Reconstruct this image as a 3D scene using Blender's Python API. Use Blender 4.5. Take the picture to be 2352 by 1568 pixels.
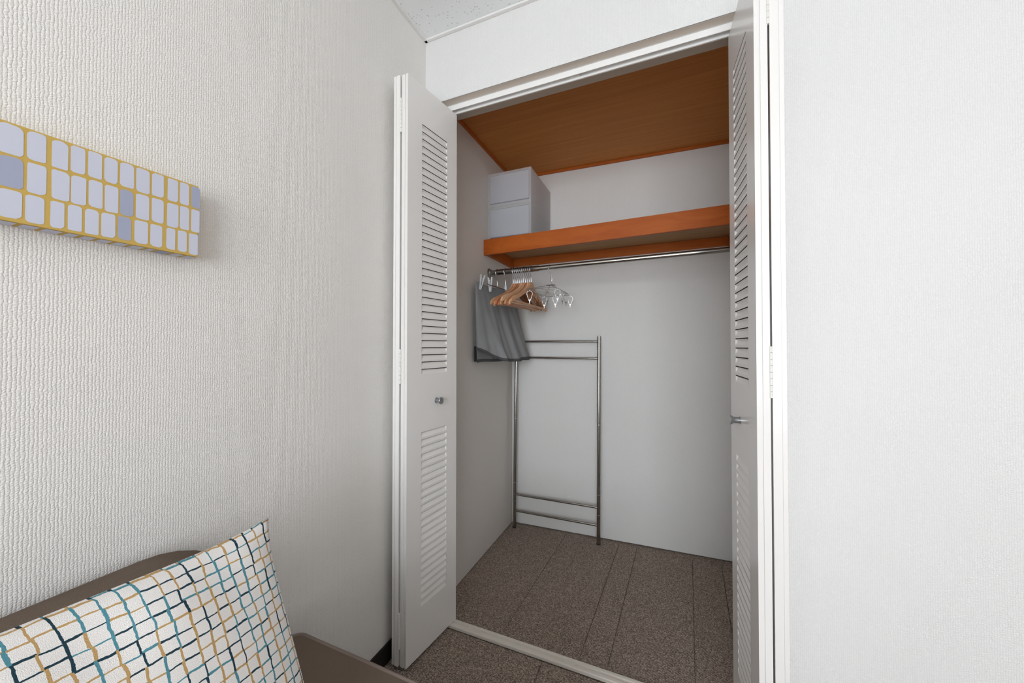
import bpy, bmesh, math, random
from mathutils import Vector, Matrix, Euler
random.seed(7)
PI = math.pi
SC = bpy.context.scene
for o in list(bpy.data.objects):
    bpy.data.objects.remove(o, do_unlink=True)
COL = SC.collection

# ------------------------------------------------------------ camera
FPX, YAW, PITCH = 832.4, -0.3962, 0.0131
CAM = Vector((0.931, -1.2716, 1.11))
cd = bpy.data.cameras.new('camera')
cd.sensor_width = 36.0
cd.lens = FPX / 2352.0 * 36.0
cd.clip_start = 0.02
co = bpy.data.objects.new('camera', cd)
COL.objects.link(co)
co.location = CAM
fw = Vector((math.sin(YAW) * math.cos(PITCH), math.cos(YAW) * math.cos(PITCH), math.sin(PITCH)))
co.rotation_euler = fw.to_track_quat('-Z', 'Y').to_euler()
SC.camera = co

# ------------------------------------------------------------ world, lights, exposure
w = bpy.data.worlds.new('world')
SC.world = w
w.use_nodes = True
bgn = w.node_tree.nodes['Background']
bgn.inputs[0].default_value = (0.75, 0.86, 1.0, 1)
bgn.inputs[1].default_value = 1.0
SC.view_settings.view_transform = 'Standard'
SC.view_settings.look = 'None'
SC.view_settings.exposure = 0.02
SC.view_settings.gamma = 1.0
SC.view_settings.use_curve_mapping = False
SC.cycles.max_bounces = 10
SC.cycles.diffuse_bounces = 6
SC.cycles.glossy_bounces = 4
SC.cycles.transmission_bounces = 8
SC.cycles.sample_clamp_indirect = 6.0
SC.cycles.caustics_reflective = False
SC.cycles.caustics_refractive = False
SC.cycles.use_denoising = True


def area(name, loc, target, sx, sy, power, col):
    l = bpy.data.lights.new(name, 'AREA')
    l.shape = 'RECTANGLE'
    l.size, l.size_y, l.energy, l.color = sx, sy, power, col
    o = bpy.data.objects.new(name, l)
    COL.objects.link(o)
    o.location = loc
    o.rotation_euler = (Vector(target) - Vector(loc)).to_track_quat('-Z', 'Y').to_euler()
    return o


WIN = (0.25, 2.05, 0.45, 2.15)      # the room's window, behind the camera: x0, x1, z0, z1
area('window_daylight', ((WIN[0] + WIN[1]) / 2, -3.62, (WIN[2] + WIN[3]) / 2), ((WIN[0] + WIN[1]) / 2, 0, 1.3), 1.75, 1.65, 71, (0.90, 0.955, 1.0))
sun = bpy.data.lights.new('sun', 'SUN')
sun.energy = 20.0
sun.angle = 0.01
sun.color = (1.0, 0.96, 0.92)
suno = bpy.data.objects.new('sun', sun)
COL.objects.link(suno)
suno.rotation_euler = Vector((0.30, 0.62, -1.0)).to_track_quat('-Z', 'Y').to_euler()


# ------------------------------------------------------------ helpers
class MB:
    def __init__(s):
        s.v, s.f, s.m = [], [], []

    def add(s, vs, fs, mi=0):
        b = len(s.v)
        s.v += [tuple(p) for p in vs]
        s.f += [tuple(b + i for i in f) for f in fs]
        s.m += [mi] * len(fs)
        return s

    def box(s, x0, x1, y0, y1, z0, z1, mi=0):
        vs = [(x, y, z) for z in (z0, z1) for y in (y0, y1) for x in (x0, x1)]
        fs = [(0, 2, 3, 1), (4, 5, 7, 6), (0, 1, 5, 4), (2, 6, 7, 3), (0, 4, 6, 2), (1, 3, 7, 5)]
        return s.add(vs, fs, mi)

    def quad(s, a, b, c, d, mi=0):
        return s.add([a, b, c, d], [(0, 1, 2, 3)], mi)

    def tube(s, pts, r, n=10, mi=0, cap=True):
        pts = [Vector(p) for p in pts]
        rr = r if isinstance(r, (list, tuple)) else [r] * len(pts)
        T = []
        for i in range(len(pts)):
            a = pts[max(i - 1, 0)]
            c = pts[min(i + 1, len(pts) - 1)]
            T.append((c - a).normalized())
        up = Vector((0, 0, 1)) if abs(T[0].z) < 0.9 else Vector((1, 0, 0))
        nrm = (up - T[0] * up.dot(T[0])).normalized()
        vs, fs = [], []
        for i, p in enumerate(pts):
            nrm = (nrm - T[i] * nrm.dot(T[i])).normalized()
            bn = T[i].cross(nrm)
            for k in range(n):
                a = 2 * PI * k / n
                vs.append(p + (nrm * math.cos(a) + bn * math.sin(a)) * rr[i])
        for i in range(len(pts) - 1):
            for k in range(n):
                fs.append((i * n + k, i * n + (k + 1) % n, (i + 1) * n + (k + 1) % n, (i + 1) * n + k))
        if cap:
            fs.append(tuple(range(n - 1, -1, -1)))
            fs.append(tuple((len(pts) - 1) * n + k for k in range(n)))
        return s.add(vs, fs, mi)

    def prism(s, poly, y0, y1, axis='x', mi=0):
        """poly = 2-D outline, extruded along axis"""
        n = len(poly)
        if axis == 'x':
            vs = [(y0, a, b) for a, b in poly] + [(y1, a, b) for a, b in poly]
        elif axis == 'y':
            vs = [(a, y0, b) for a, b in poly] + [(a, y1, b) for a, b in poly]
        else:
            vs = [(a, b, y0) for a, b in poly] + [(a, b, y1) for a, b in poly]
        fs = [tuple(range(n)), tuple(range(2 * n - 1, n - 1, -1))]
        fs += [(i, i + n, (i + 1) % n + n, (i + 1) % n) for i in range(n)]
        return s.add(vs, fs, mi)

    def mesh(s, name, mats, smooth=False, bevel=0, seg=2):
        me = bpy.data.meshes.new(name)
        me.from_pydata(s.v, [], s.f)
        if not isinstance(mats, (list, tuple)):
            mats = [mats]
        for m in mats:
            me.materials.append(m)
        for p, mi in zip(me.polygons, s.m):
            p.material_index = mi
        bm = bmesh.new()
        bm.from_mesh(me)
        bmesh.ops.recalc_face_normals(bm, faces=bm.faces)
        if bevel:
            es = [e for e in bm.edges if len(e.link_faces) == 2 and e.calc_face_angle(0) > 0.6]
            bmesh.ops.bevel(bm, geom=es, offset=bevel, segments=seg, affect='EDGES', profile=0.5)
        bm.to_mesh(me)
        bm.free()
        if smooth:
            for p in me.polygons:
                p.use_smooth = True
            me.set_sharp_from_angle(angle=math.radians(42))
        return me

    def build(s, name, mats, parent=None, smooth=False, bevel=0, seg=2):
        o = bpy.data.objects.new(name, s.mesh(name, mats, smooth, bevel, seg))
        COL.objects.link(o)
        if parent:
            o.parent = parent
        return o


def place(mesh, name, parent=None):
    o = bpy.data.objects.new(name, mesh)
    COL.objects.link(o)
    if parent:
        o.parent = parent
    return o


def empty(name, loc=(0, 0, 0), rz=0.0, parent=None):
    o = bpy.data.objects.new(name, None)
    o.empty_display_size = 0.05
    COL.objects.link(o)
    o.location = loc
    o.rotation_euler = (0, 0, rz)
    if parent:
        o.parent = parent
    return o


def tag(o, label, cat, group=None):
    o['label'] = label
    o['category'] = cat
    if group:
        o['group'] = group
    return o


def st(o, label=None):
    o['kind'] = 'structure'
    if label:
        o['label'] = label
    return o


def arc(c, r, a0, a1, n, plane='yz'):
    out = []
    for i in range(n + 1):
        a = a0 + (a1 - a0) * i / n
        if plane == 'yz':
            out.append((c[0], c[1] + r * math.cos(a), c[2] + r * math.sin(a)))
        elif plane == 'xz':
            out.append((c[0] + r * math.cos(a), c[1], c[2] + r * math.sin(a)))
    return out


# ------------------------------------------------------------ materials
def new_mat(name):
    m = bpy.data.materials.new(name)
    m.use_nodes = True
    return m, m.node_tree, m.node_tree.nodes['Principled BSDF']


def N(nt, typ, **kw):
    n = nt.nodes.new(typ)
    for k, v in kw.items():
        setattr(n, k, v)
    return n


def mth(nt, op, a, b=None, c=None):
    n = N(nt, 'ShaderNodeMath', operation=op)
    for i, v in enumerate((a, b, c)):
        if v is None:
            continue
        if isinstance(v, (int, float)):
            n.inputs[i].default_value = v
        else:
            nt.links.new(v, n.inputs[i])
    return n.outputs[0]


def mixc(nt, fac, a, b):
    n = N(nt, 'ShaderNodeMix', data_type='RGBA')
    for i, v in ((0, fac), (6, a), (7, b)):
        if isinstance(v, (int, float)):
            n.inputs[i].default_value = v
        elif isinstance(v, tuple):
            n.inputs[i].default_value = (*v, 1) if len(v) == 3 else v
        else:
            nt.links.new(v, n.inputs[i])
    return n.outputs[2]


def S(c):   # sRGB 0-255 -> linear
    return tuple(((x / 255) / 12.92 if x / 255 <= 0.04045 else ((x / 255 + 0.055) / 1.055) ** 2.4) for x in c)


def simple(name, col, rough=0.5, metal=0.0, spec=0.5, noise=0.0, nscale=40, bump=0.0, bscale=400, aniso=None):
    m, nt, b = new_mat(name)
    b.inputs['Roughness'].default_value = rough
    b.inputs['Metallic'].default_value = metal
    b.inputs['Specular IOR Level'].default_value = spec
    tc = N(nt, 'ShaderNodeTexCoord')
    if noise:
        nz = N(nt, 'ShaderNodeTexNoise')
        nz.inputs['Scale'].default_value = nscale
        nz.inputs['Detail'].default_value = 4
        nt.links.new(tc.outputs['Object'], nz.inputs['Vector'])
        a = tuple(max(0, c * (1 - noise)) for c in col)
        bb = tuple(min(1, c * (1 + noise)) for c in col)
        nt.links.new(mixc(nt, nz.outputs['Fac'], a, bb), b.inputs['Base Color'])
    else:
        b.inputs['Base Color'].default_value = (*col, 1)
    if bump:
        nz = N(nt, 'ShaderNodeTexNoise')
        nz.inputs['Scale'].default_value = bscale
        nt.links.new(tc.outputs['Object'], nz.inputs['Vector'])
        bp = N(nt, 'ShaderNodeBump')
        bp.inputs['Strength'].default_value = 1
        bp.inputs['Distance'].default_value = bump
        nt.links.new(nz.outputs['Fac'], bp.inputs['Height'])
        nt.links.new(bp.outputs[0], b.inputs['Normal'])
    return m


def wallpaper(name, col, axis, dist, tint=0.22, p=0.0044, q=0.0040):
    """beaded vinyl wallpaper: wobbling vertical columns of small staggered beads"""
    m, nt, b = new_mat(name)
    b.inputs['Roughness'].default_value = 0.75
    b.inputs['Specular IOR Level'].default_value = 0.25
    tc = N(nt, 'ShaderNodeTexCoord')
    sx = N(nt, 'ShaderNodeSeparateXYZ')
    nt.links.new(tc.outputs['Object'], sx.inputs[0])
    nz = N(nt, 'ShaderNodeTexNoise')
    nz.inputs['Scale'].default_value = 130
    nz.inputs['Detail'].default_value = 2
    nt.links.new(tc.outputs['Object'], nz.inputs['Vector'])
    sc = N(nt, 'ShaderNodeSeparateColor')
    nt.links.new(nz.outputs['Color'], sc.inputs[0])
    h_ = mth(nt, 'DIVIDE', sx.outputs[axis], p)
    v_ = mth(nt, 'DIVIDE', sx.outputs[2], q)
    h_ = mth(nt, 'ADD', h_, mth(nt, 'MULTIPLY', sc.outputs[0], 1.0))
    v_ = mth(nt, 'ADD', v_, mth(nt, 'MULTIPLY', sc.outputs[1], 2.0))
    colid = mth(nt, 'FLOOR', h_)
    v_ = mth(nt, 'ADD', v_, mth(nt, 'MULTIPLY', colid, 0.5))
    sh_ = mth(nt, 'ABSOLUTE', mth(nt, 'SINE', mth(nt, 'MULTIPLY', h_, PI)))
    sv_ = mth(nt, 'ABSOLUTE', mth(nt, 'SINE', mth(nt, 'MULTIPLY', v_, PI)))
    hh_ = mth(nt, 'MULTIPLY', mth(nt, 'POWER', sh_, 0.7), mth(nt, 'ADD', mth(nt, 'MULTIPLY', sv_, 0.72), 0.28))
    n4 = N(nt, 'ShaderNodeTexNoise')
    n4.inputs['Scale'].default_value = 420
    n4.inputs['Detail'].default_value = 2
    nt.links.new(tc.outputs['Object'], n4.inputs['Vector'])
    hh_ = mth(nt, 'ADD', mth(nt, 'MULTIPLY', hh_, 0.75), mth(nt, 'MULTIPLY', n4.outputs['Fac'], 0.5))
    bp = N(nt, 'ShaderNodeBump')
    bp.inputs['Distance'].default_value = dist
    bp.inputs['Strength'].default_value = 1
    nt.links.new(hh_, bp.inputs['Height'])
    nt.links.new(bp.outputs[0], b.inputs['Normal'])
    n2 = N(nt, 'ShaderNodeTexNoise')
    n2.inputs['Scale'].default_value = 2.5
    nt.links.new(tc.outputs['Object'], n2.inputs['Vector'])
    c0 = mixc(nt, n2.outputs['Fac'], tuple(c * 0.97 for c in col), tuple(min(1, c * 1.03) for c in col))
    c1 = mixc(nt, mth(nt, 'MULTIPLY', mth(nt, 'SUBTRACT', 1.0, hh_), tint), c0, tuple(c * 0.45 for c in col))
    nt.links.new(c1, b.inputs['Base Color'])
    return m


WALLC = (0.80, 0.775, 0.745)
M_wall_left = wallpaper('wallpaper_beaded', (0.88, 0.855, 0.825), 1, 0.00075, 0.25)
M_wall_front = wallpaper('wallpaper_front', (0.815, 0.81, 0.80), 0, 0.0009, 0.22)
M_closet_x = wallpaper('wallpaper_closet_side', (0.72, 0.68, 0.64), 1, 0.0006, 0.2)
M_closet_y = wallpaper('wallpaper_closet_back', (0.80, 0.79, 0.775), 0, 0.0006, 0.2)
M_white = simple('painted_white', (0.80, 0.79, 0.775), 0.38, spec=0.5)
M_door = simple('door_enamel', (0.81, 0.79, 0.77), 0.22, spec=0.5)
M_track = simple('track_white', (0.90, 0.90, 0.89), 0.35)
M_sill = simple('sill_ivory', (0.74, 0.69, 0.62), 0.45)
M_soffit_bounce = simple('soffit_bounce_tint', (0.66, 0.58, 0.50), 0.5)  # white soffit, tinted for the warm light bounced off the carpet
M_head_shade = simple('head_board_shade', (0.34, 0.28, 0.225), 0.5)  # shade under the white head frame is put into this colour
M_inner = simple('unlit_inside', (0.05, 0.045, 0.04), 0.9)  # slat backs: near-black stands in for the unlit hollow of the leaf
M_dark = simple('black_feet_louvre_shade', (0.02, 0.018, 0.016), 0.9)  # black feet and legs, and the painted shade behind the louvres
M_base = simple('baseboard_black', (0.014, 0.010, 0.008), 0.55)
M_chrome = simple('stainless', (0.38, 0.36, 0.335), 0.17, 1.0)
M_chrome2 = simple('bright_chrome', (0.46, 0.46, 0.46), 0.30, 1.0)
M_knob = simple('knob_nickel', (0.40, 0.41, 0.42), 0.3, 0.9)
M_hinge = simple('hinge_painted', (0.74, 0.73, 0.69), 0.4)
M_peg = simple('peg_plastic', (0.62, 0.66, 0.68), 0.35)
M_sofa = simple('sofa_fabric', (0.155, 0.117, 0.090), 0.95, spec=0.1, noise=0.12, nscale=500, bump=0.0006, bscale=900)
M_piping = simple('sofa_piping', (0.20, 0.155, 0.13), 0.9, spec=0.15)
M_bag = simple('bag_fabric', (0.26, 0.265, 0.27), 0.75, spec=0.3, noise=0.10, nscale=14)
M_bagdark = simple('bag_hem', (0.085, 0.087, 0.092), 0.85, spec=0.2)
M_gold = simple('canvas_mustard', (0.62, 0.42, 0.115), 0.85, spec=0.15, noise=0.05, nscale=300)
M_cell = simple('canvas_pale_lilac', (0.635, 0.65, 0.76), 0.85, spec=0.15)
M_cellg = simple('canvas_grey_blue', (0.40, 0.425, 0.555), 0.85, spec=0.15)


def m_ceiling():
    m, nt, b = new_mat('rockwool_ceiling')
    b.inputs['Roughness'].default_value = 0.9
    tc = N(nt, 'ShaderNodeTexCoord')
    mp = N(nt, 'ShaderNodeMapping')
    mp.inputs['Scale'].default_value = (60, 150, 60)
    mp.inputs['Rotation'].default_value = (0, 0, 0.3)
    nt.links.new(tc.outputs['Object'], mp.inputs['Vector'])
    v = N(nt, 'ShaderNodeTexVoronoi')
    v.inputs['Scale'].default_value = 1
    nt.links.new(mp.outputs[0], v.inputs['Vector'])
    wn = mth(nt, 'LESS_THAN', v.outputs['Distance'], 0.20)
    sp = N(nt, 'ShaderNodeSeparateColor')
    nt.links.new(v.outputs['Color'], sp.inputs[0])
    pick = mth(nt, 'GREATER_THAN', sp.outputs[0], 0.6)
    pit = mth(nt, 'MULTIPLY', wn, pick)
    nt.links.new(mixc(nt, pit, (0.86, 0.88, 0.885), (0.45, 0.46, 0.47)), b.inputs['Base Color'])
    bp = N(nt, 'ShaderNodeBump')
    bp.inputs['Distance'].default_value = 0.003
    bp.invert = True
    nt.links.new(pit, bp.inputs['Height'])
    nt.links.new(bp.outputs[0], b.inputs['Normal'])
    return m


def m_carpet():
    m, nt, b = new_mat('loop_carpet')
    b.inputs['Roughness'].default_value = 1.0
    b.inputs['Specular IOR Level'].default_value = 0.05
    tc = N(nt, 'ShaderNodeTexCoord')
    mp = N(nt, 'ShaderNodeMapping')
    mp.inputs['Scale'].default_value = (190, 260, 1)
    mp.inputs['Rotation'].default_value = (0, 0, 0.6)
    nt.links.new(tc.outputs['Object'], mp.inputs['Vector'])
    v = N(nt, 'ShaderNodeTexVoronoi')
    v.inputs['Scale'].default_value = 1
    v.inputs['Randomness'].default_value = 0.4
    nt.links.new(mp.outputs[0], v.inputs['Vector'])
    sp = N(nt, 'ShaderNodeSeparateColor')
    nt.links.new(v.outputs['Color'], sp.inputs[0])
    c1 = mixc(nt, sp.outputs[0], (0.34, 0.25, 0.20), (0.82, 0.66, 0.56))
    nz = N(nt, 'ShaderNodeTexNoise')
    nz.inputs['Scale'].default_value = 55
    nz.inputs['Detail'].default_value = 3
    nt.links.new(tc.outputs['Object'], nz.inputs['Vector'])
    c2 = mixc(nt, mth(nt, 'MULTIPLY', nz.outputs['Fac'], 0.7), c1, (0.36, 0.31, 0.27))
    cr = N(nt, 'ShaderNodeMapRange')
    cr.inputs[1].default_value = 0.25
    cr.inputs[2].default_value = 0.7
    nt.links.new(v.outputs['Distance'], cr.inputs[0])
    c3 = mixc(nt, mth(nt, 'MULTIPLY', cr.outputs[0], 0.85), c2, (0.03, 0.022, 0.018))
    nt.links.new(c3, b.inputs['Base Color'])
    bp = N(nt, 'ShaderNodeBump')
    bp.inputs['Distance'].default_value = 0.003
    bp.invert = True
    nt.links.new(v.outputs['Distance'], bp.inputs['Height'])
    nt.links.new(bp.outputs[0], b.inputs['Normal'])
    return m


def m_wood(name, c0, c1, rough, sc=(3, 40, 40), spec=0.4, dist=1.0):
    m, nt, b = new_mat(name)
    b.inputs['Roughness'].default_value = rough
    b.inputs['Specular IOR Level'].default_value = spec
    tc = N(nt, 'ShaderNodeTexCoord')
    mp = N(nt, 'ShaderNodeMapping')
    mp.inputs['Scale'].default_value = sc
    nt.links.new(tc.outputs['Object'], mp.inputs['Vector'])
    nz = N(nt, 'ShaderNodeTexNoise')
    nz.inputs['Scale'].default_value = 1
    nz.inputs['Detail'].default_value = 6
    nz.inputs['Roughness'].default_value = 0.65
    nz.inputs['Distortion'].default_value = dist
    nt.links.new(mp.outputs[0], nz.inputs['Vector'])
    cr = N(nt, 'ShaderNodeMapRange')
    cr.inputs[1].default_value = 0.3
    cr.inputs[2].default_value = 0.7
    nt.links.new(nz.outputs['Fac'], cr.inputs[0])
    nt.links.new(mixc(nt, cr.outputs[0], c0, c1), b.inputs['Base Color'])
    return m


M_ceiling = m_ceiling()
M_carpet = m_carpet()
M_ply = m_wood('plywood_ceiling', (0.44, 0.16, 0.036), (0.57, 0.23, 0.06), 0.55, (1.6, 60, 30), 0.2)
M_ply2 = m_wood('plywood_shelf', (0.34, 0.19, 0.085), (0.42, 0.245, 0.115), 0.6, (2, 60, 30))
M_cedar = m_wood('varnished_fascia', (0.36, 0.074, 0.008), (0.47, 0.115, 0.016), 0.42, (5, 22, 22), 0.2)
M_cedar2 = m_wood('varnished_cornice', (0.40, 0.095, 0.013), (0.50, 0.135, 0.022), 0.45, (5, 30, 30), 0.2)
M_hwood = [m_wood('hanger_beech', (0.56, 0.28, 0.14), (0.70, 0.40, 0.23), 0.4, (30, 30, 30)),
           m_wood('hanger_cherry', (0.46, 0.165, 0.07), (0.58, 0.25, 0.12), 0.4, (30, 30, 30)),
           m_wood('hanger_pale', (0.68, 0.43, 0.26), (0.80, 0.54, 0.35), 0.4, (30, 30, 30))]


def m_pillow():
    m, nt, b = new_mat('grid_print_cotton')
    b.inputs['Roughness'].default_value = 0.9
    b.inputs['Specular IOR Level'].default_value = 0.1
    uv = N(nt, 'ShaderNodeTexCoord').outputs['UV']
    nz = N(nt, 'ShaderNodeTexNoise')
    nz.inputs['Scale'].default_value = 0.9
    nz.inputs['Detail'].default_value = 2
    nt.links.new(uv, nz.inputs['Vector'])
    s1 = N(nt, 'ShaderNodeSeparateColor')
    nt.links.new(nz.outputs['Color'], s1.inputs[0])
    s0 = N(nt, 'ShaderNodeSeparateXYZ')
    nt.links.new(uv, s0.inputs[0])
    x = mth(nt, 'ADD', s0.outputs[0], mth(nt, 'MULTIPLY', mth(nt, 'SUBTRACT', s1.outputs[0], 0.5), 0.30))
    y = mth(nt, 'ADD', s0.outputs[1], mth(nt, 'MULTIPLY', mth(nt, 'SUBTRACT', s1.outputs[1], 0.5), 0.30))
    # small sideways steps where one brush stroke ends and the next begins

    def wn(vx, vy, seed):
        cb = N(nt, 'ShaderNodeCombineXYZ')
        nt.links.new(vx, cb.inputs[0])
        nt.links.new(vy, cb.inputs[1])
        cb.inputs[2].default_value = seed
        k = N(nt, 'ShaderNodeTexWhiteNoise', noise_dimensions='3D')
        nt.links.new(cb.outputs[0], k.inputs['Vector'])
        return k.outputs['Value']
    fx, fy = mth(nt, 'FLOOR', x), mth(nt, 'FLOOR', y)
    rx, ry = mth(nt, 'ROUND', x), mth(nt, 'ROUND', y)
    n2 = N(nt, 'ShaderNodeTexNoise')
    n2.inputs['Scale'].default_value = 6
    nt.links.new(uv, n2.inputs['Vector'])
    wob = mth(nt, 'MULTIPLY', mth(nt, 'SUBTRACT', n2.outputs['Fac'], 0.5), 0.07)

    def stroke(v, r, seed, ia, ib, wd):
        j = mth(nt, 'MULTIPLY', mth(nt, 'SUBTRACT', wn(ia, ib, seed), 0.5), 0.16)
        d = mth(nt, 'ABSOLUTE', mth(nt, 'SUBTRACT', mth(nt, 'SUBTRACT', v, r), j))
        hw = mth(nt, 'ADD', mth(nt, 'ADD', mth(nt, 'MULTIPLY', wn(ia, ib, seed + 5), 0.045), wd), wob)
        return mth(nt, 'LESS_THAN', d, hw)
    vert = stroke(x, rx, 1.0, rx, fy, 0.052)
    horz = stroke(y, ry, 2.0, fx, ry, 0.045)

    def pick(val):
        r = N(nt, 'ShaderNodeValToRGB')
        r.color_ramp.interpolation = 'CONSTANT'
        e = r.color_ramp.elements
        e[0].position = 0
        e[0].color = (*S((196, 160, 108)), 1)
        e[1].position = 0.38
        e[1].color = (*S((88, 146, 160)), 1)
        k = e.new(0.68)
        k.color = (*S((40, 66, 78)), 1)
        nt.links.new(val, r.inputs[0])
        return r.outputs[0]
    half = mth(nt, 'FLOOR', mth(nt, 'MULTIPLY', y, 0.5))
    halfx = mth(nt, 'FLOOR', mth(nt, 'MULTIPLY', x, 0.5))
    c = mixc(nt, horz, S((240, 236, 233)), pick(wn(halfx, ry, 9.0)))
    c = mixc(nt, vert, c, pick(wn(rx, half, 8.0)))
    nt.links.new(c, b.inputs['Base Color'])
    n3 = N(nt, 'ShaderNodeTexNoise')
    n3.inputs['Scale'].default_value = 18
    nt.links.new(uv, n3.inputs['Vector'])
    bp = N(nt, 'ShaderNodeBump')
    bp.inputs['Distance'].default_value = 0.0007
    nt.links.new(n3.outputs['Fac'], bp.inputs['Height'])
    nt.links.new(bp.outputs[0], b.inputs['Normal'])
    return m


M_pillow = m_pillow()


def m_poly(name, col, translucent, clear):
    m, nt, b = new_mat(name)
    b.inputs['Base Color'].default_value = (*col, 1)
    b.inputs['Roughness'].default_value = 0.42
    b.inputs['Specular IOR Level'].default_value = 0.4
    tr = N(nt, 'ShaderNodeBsdfTranslucent')
    tr.inputs[0].default_value = (*col, 1)
    tp = N(nt, 'ShaderNodeBsdfTransparent')
    tp.inputs[0].default_value = (0.98, 0.98, 0.985, 1)
    m1 = N(nt, 'ShaderNodeMixShader')
    m1.inputs[0].default_value = translucent
    m2 = N(nt, 'ShaderNodeMixShader')
    m2.inputs[0].default_value = clear
    nt.links.new(b.outputs[0], m1.inputs[1])
    nt.links.new(tr.outputs[0], m1.inputs[2])
    nt.links.new(m1.outputs[0], m2.inputs[1])
    nt.links.new(tp.outputs[0], m2.inputs[2])
    nt.links.new(m2.outputs[0], nt.nodes['Material Output'].inputs[0])
    return m


M_poly = m_poly('frosted_polypropylene', (0.99, 0.99, 0.99), 0.60, 0.50)
M_polyd = m_poly('frosted_drawer_front', (0.86, 0.88, 0.92), 0.55, 0.30)

# ------------------------------------------------------------ the room shell
XL, YF, ZC = 0.026, -0.0355, 2.374          # left wall, front wall, ceiling
XR, YB = 3.25, -3.7                          # right wall, wall with the window
ZH = 2.102                                   # underside of the wall over the closet
JL, JR = 0.040, 1.216                        # closet opening
YI = 0.060                                   # closet side of the front wall
TH = 0.12

o = st(MB().box(XL - TH, XR + TH, YB - TH, 1.05, -0.12, -0.006).build('floor', M_carpet))
floor = o


def tiles(x_edges, y_edges, z=0.0, skew=0.0):
    for i in range(len(x_edges) - 1):
        for j in range(len(y_edges) - 1):
            x0, x1, y0, y1 = x_edges[i], x_edges[i + 1], y_edges[j], y_edges[j + 1]
            g = 0.0010
            dz = random.uniform(-0.0006, 0.0004)

            def sk(x, y):
                return x + (skew * (y - 0.5) if 0.05 < x < 1.25 and y >= 0 else 0)
            poly = [(sk(x0, y0) + g, y0 + g), (sk(x1, y0) - g, y0 + g), (sk(x1, y1) - g, y1 - g), (sk(x0, y1) + g, y1 - g)]
            MB().prism(poly, -0.006, z + dz, axis='z').build('carpet_tile', M_carpet, floor, bevel=0.0015, seg=1)


tiles([JL + 0.001, 0.375, 0.675, 0.772, 1.045, 1.178, 1.262], [0.003, 0.42, 0.856], skew=0.055)
tiles([XL, 0.53, 1.03, 1.53, 2.03, 2.53, XR], [YB, -3.2355, -2.7355, -2.2355, -1.7355, -1.2355, -0.7355, -0.037])

mb = MB()
mb.box(XL - TH, XL, YB - TH, YI, 0, ZC)
st(mb.build('wall_left', M_wall_left))
mb = MB()
mb.box(XL, JR + 0.02, YF, YI, ZH, ZC)
mb.box(JR + 0.02, XR, YF, YI, 0, ZC)
st(mb.build('wall_front', M_wall_front))
st(MB().box(XR, XR + TH, YB - TH, YI, 0, ZC).build('wall_right', M_wall_left))
x0, x1, z0, z1 = WIN
mb = MB()
mb.box(XL, x0, YB - TH, YB, 0, ZC).box(x1, XR, YB - TH, YB, 0, ZC)
mb.box(x0, x1, YB - TH, YB, 0, z0).box(x0, x1, YB - TH, YB, z1, ZC)
st(mb.build('wall_back', M_wall_front))
st(MB().box(XL - TH, XR + TH, YB - TH, YI, ZC, ZC + 0.1).build('ceiling', M_ceiling))
wn_ = st(empty('window_1', ((x0 + x1) / 2, YB - 0.06, z0)))
hw, hh = (x1 - x0) / 2, z1 - z0
mb = MB()
for a, b_ in ((-hw, -hw + 0.05), (-0.025, 0.025), (hw - 0.05, hw)):
    mb.box(a, b_, -0.03, 0.03, 0, hh)
mb.box(-hw, hw, -0.03, 0.03, 0, 0.05).box(-hw, hw, -0.03, 0.03, hh - 0.05, hh)
mb.build('window_frame', M_white, wn_, bevel=0.002)
for a in (-hw, 0.0):
    m, nt, b = new_mat('window_glass')
    b.inputs['Roughness'].default_value = 0.02
    tp = N(nt, 'ShaderNodeBsdfTransparent')
    mx = N(nt, 'ShaderNodeMixShader')
    mx.inputs[0].default_value = 0.92
    nt.links.new(b.outputs[0], mx.inputs[1])
    nt.links.new(tp.outputs[0], mx.inputs[2])
    nt.links.new(mx.outputs[0], nt.nodes['Material Output'].inputs[0])
    MB().box(a + 0.03, a + hw - 0.03, -0.003, 0.003, 0.04, hh - 0.04).build('pane', m, wn_)

# ceiling mouldings, baseboards
st(MB().box(XL, XL + 0.014, YB, YF, ZC - 0.008, ZC).build('trim_1', M_white, bevel=0.002), 'thin grey moulding between left wall and ceiling')
st(MB().box(XL, XR, YF - 0.014, YF, ZC - 0.008, ZC).build('trim_2', M_white, bevel=0.002), 'thin grey moulding between front wall and ceiling')
st(MB().box(XL, XL + 0.008, YB, YF, 0, 0.0675).build('baseboard_left', M_base, bevel=0.002))
st(MB().box(JR + 0.05, XR, YF - 0.008, YF, 0, 0.0675).build('baseboard_front', M_base, bevel=0.002))

# closet shell: the back wall runs a little out of square, as in the photograph
CL, CR = 0.040, 1.262
BKL, BKR = 0.862, 0.906                       # back wall y at CL and CR
ZCC = 2.185
st(MB().box(CL - 0.1, CL, YI, 1.0, 0, ZCC + 0.05).build('wall_closet_left', M_closet_x))
st(MB().box(CR, CR + 0.1, YI, 1.0, 0, ZCC + 0.05).build('wall_closet_right', M_closet_x))
st(MB().prism([(CL, BKL), (CR, BKR), (CR, BKR + 0.1), (CL, BKL + 0.1)], 0, ZCC + 0.05, axis='z').build('wall_closet_back', M_closet_y))
st(MB().prism([(CL, YI), (CR, YI), (CR, BKR), (CL, BKL)], ZCC, ZCC + 0.05, axis='z').build('ceiling_closet', M_ply), 'brown plywood closet ceiling')
st(MB().box(CL, CL + 0.012, YI, BKL, ZCC - 0.014, ZCC).build('trim_3', M_cedar2, bevel=0.0015), 'reddish cornice along closet left wall')
st(MB().prism([(CL, BKL - 0.014), (CR, BKR - 0.014), (CR, BKR), (CL, BKL)], ZCC - 0.014, ZCC, axis='z').build('trim_4', M_cedar2, bevel=0.0015), 'reddish cornice along closet back wall')

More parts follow.
